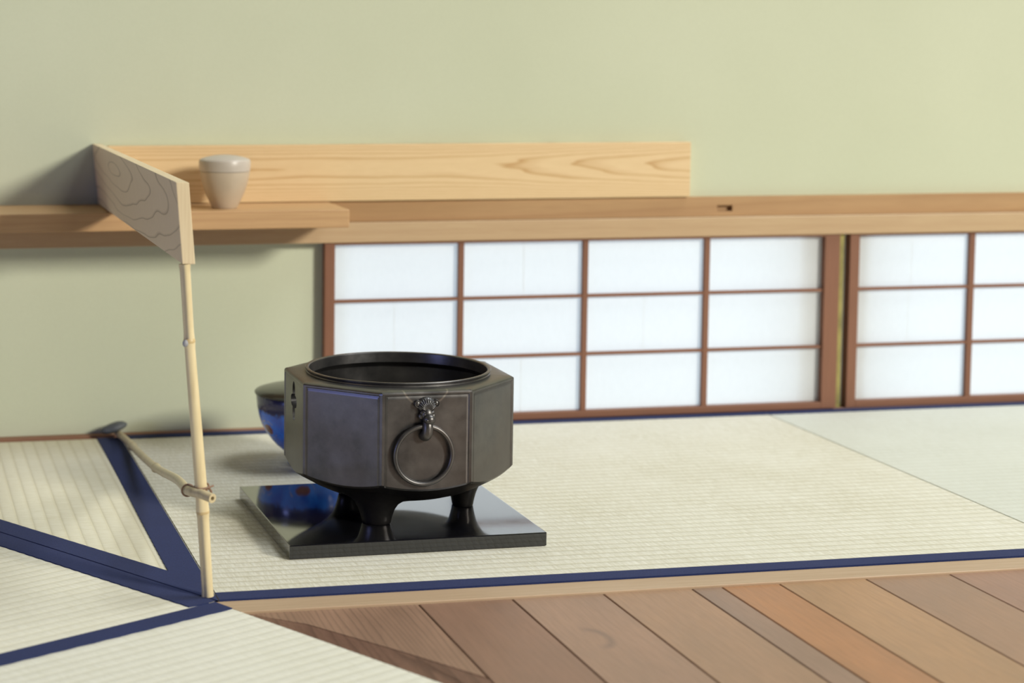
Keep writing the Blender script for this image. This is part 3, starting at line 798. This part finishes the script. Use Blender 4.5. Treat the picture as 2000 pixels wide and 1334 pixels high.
# lion-mask mounts and ring handles, front and back
def fitting(sgn):
    yf = FY - sgn * (AP - 0.0004); X = FX - 0.0015 * sgn
    def P(dx, out, z): return Vector((X + dx * sgn, yf - sgn * out, z))
    bm = new()
    ball(bm, P(0, 0.001, 0.1775), 0.0120, 1.0, 0.55, 0.86, 28, 16)           # crown
    for k in range(11):                                                      # combed mane
        t = radians(-78 + 15.6 * k)
        pts = [P(0.0018 * sin(t), 0.0078, 0.1712 + 0.002 * cos(t)), P(0.0062 * sin(t), 0.0084, 0.1728 + 0.0062 * cos(t)), P(0.0102 * sin(t), 0.0058, 0.1748 + 0.0098 * cos(t)), P(0.0120 * sin(t), 0.0012, 0.1762 + 0.0112 * cos(t))]
        tube(bm, catmull(pts, 4), 0.00085, 6)
    for s in (-1, 1):
        ball(bm, P(s * 0.0118, 0.0018, 0.1795), 0.0044, 1, 0.8, 1.1)          # ears
        pts = [P(s * 0.0118 + 0.0036 * cos(q), 0.0050, 0.1795 + 0.0040 * sin(q)) for q in [2 * pi * i / 14 for i in range(14)]]
        tube(bm, pts, 0.0007, 6, closed=True)
        ball(bm, P(s * 0.0058, 0.0060, 0.1690), 0.0034, 1.1, 0.8, 0.8)        # brow and cheek
        ball(bm, P(s * 0.0070, 0.0036, 0.1640), 0.0046, 0.9, 0.8, 1.0)
        tube(bm, catmull([P(s * 0.0018, 0.0096, 0.1672), P(s * 0.0048, 0.0088, 0.1694), P(s * 0.0085, 0.0062, 0.1702)], 4), 0.0009, 6)
        ball(bm, P(s * 0.0044, 0.0092, 0.1668), 0.0014)                       # eyes
    ball(bm, P(0, 0.0040, 0.1665), 0.0082, 1.0, 0.9, 1.15)                   # snout bridge
    ball(bm, P(0.0012, 0.0100, 0.1612), 0.0078, 1.0, 1.0, 0.88, 24, 14)       # nose
    for s in (-1, 1): ball(bm, P(s * 0.0030, 0.0158, 0.1608), 0.0016)
    ball(bm, P(0, 0.0078, 0.1568), 0.0056, 1.12, 0.95, 0.6)                   # jaw
    obj('lion_mask', bm, BRONZE2, braz, smooth=60)['label'] = 'small cast lion mask with combed mane'
    bm = new()                                                               # tongue that bends back to the wall and holds the ring
    pts = catmull([P(0, 0.0078, 0.1570), P(-0.0004, 0.0098, 0.1510), P(-0.0010, 0.0092, 0.1440), P(-0.0018, 0.0052, 0.1402), P(-0.0024, -0.0010, 0.1398)], 7)
    tube(bm, pts, [0.0062 + 0.0009 * i / len(pts) for i in range(len(pts))], 20)
    obj('ring_loop', bm, BRONZE2, braz, smooth=60)
    Rr = 0.0362; pts = []
    for i in range(72):
        a = 2 * pi * i / 72
        pts.append(P(-0.0040 + Rr * sin(a), 0.0052 + 0.0018 * (cos(a) + 1) / 2, 0.1160 + Rr * cos(a)))
    bm = new(); tube(bm, pts, 0.0030, 16, closed=True)
    obj('ring_handle', bm, BRONZE2, braz, smooth=60)
fitting(1); fitting(-1)

# ------------------------------------------------------------------ blue water jar
jc = (0.2590, 0.640)
jar = empty('water_jar', (jc[0], jc[1], 0.001)); tag(jar, 'round blue glazed water jar with a black lid behind the brazier', 'jar')
prof = [(0, 0.001), (0.0300, 0.001), (0.0325, 0.003), (0.0330, 0.016), (0.0405, 0.0230), (0.0500, 0.0310), (0.0575, 0.0395), (0.0650, 0.0500), (0.0712, 0.0610), (0.0755, 0.0740), (0.0782, 0.0880), (0.0795, 0.1030), (0.0785, 0.1055), (0, 0.1055)]
bm = new(); lathe(bm, prof, 72, jc); obj('body', bm, m_pot(), jar, smooth=40)
lid = [(0, 0.1060), (0.0800, 0.1060), (0.0818, 0.1070), (0.0820, 0.1090), (0.0800, 0.1108), (0.070, 0.1138), (0.050, 0.1168), (0.025, 0.1188), (0, 0.1193)]
bm = new(); lathe(bm, lid, 72, jc); obj('lid', bm, m_simple('dark_lacquer_lid', (0.022, 0.023, 0.018), 0.20, spec=0.6, var=0.1), jar, smooth=40)['label'] = 'low domed black lacquer lid'
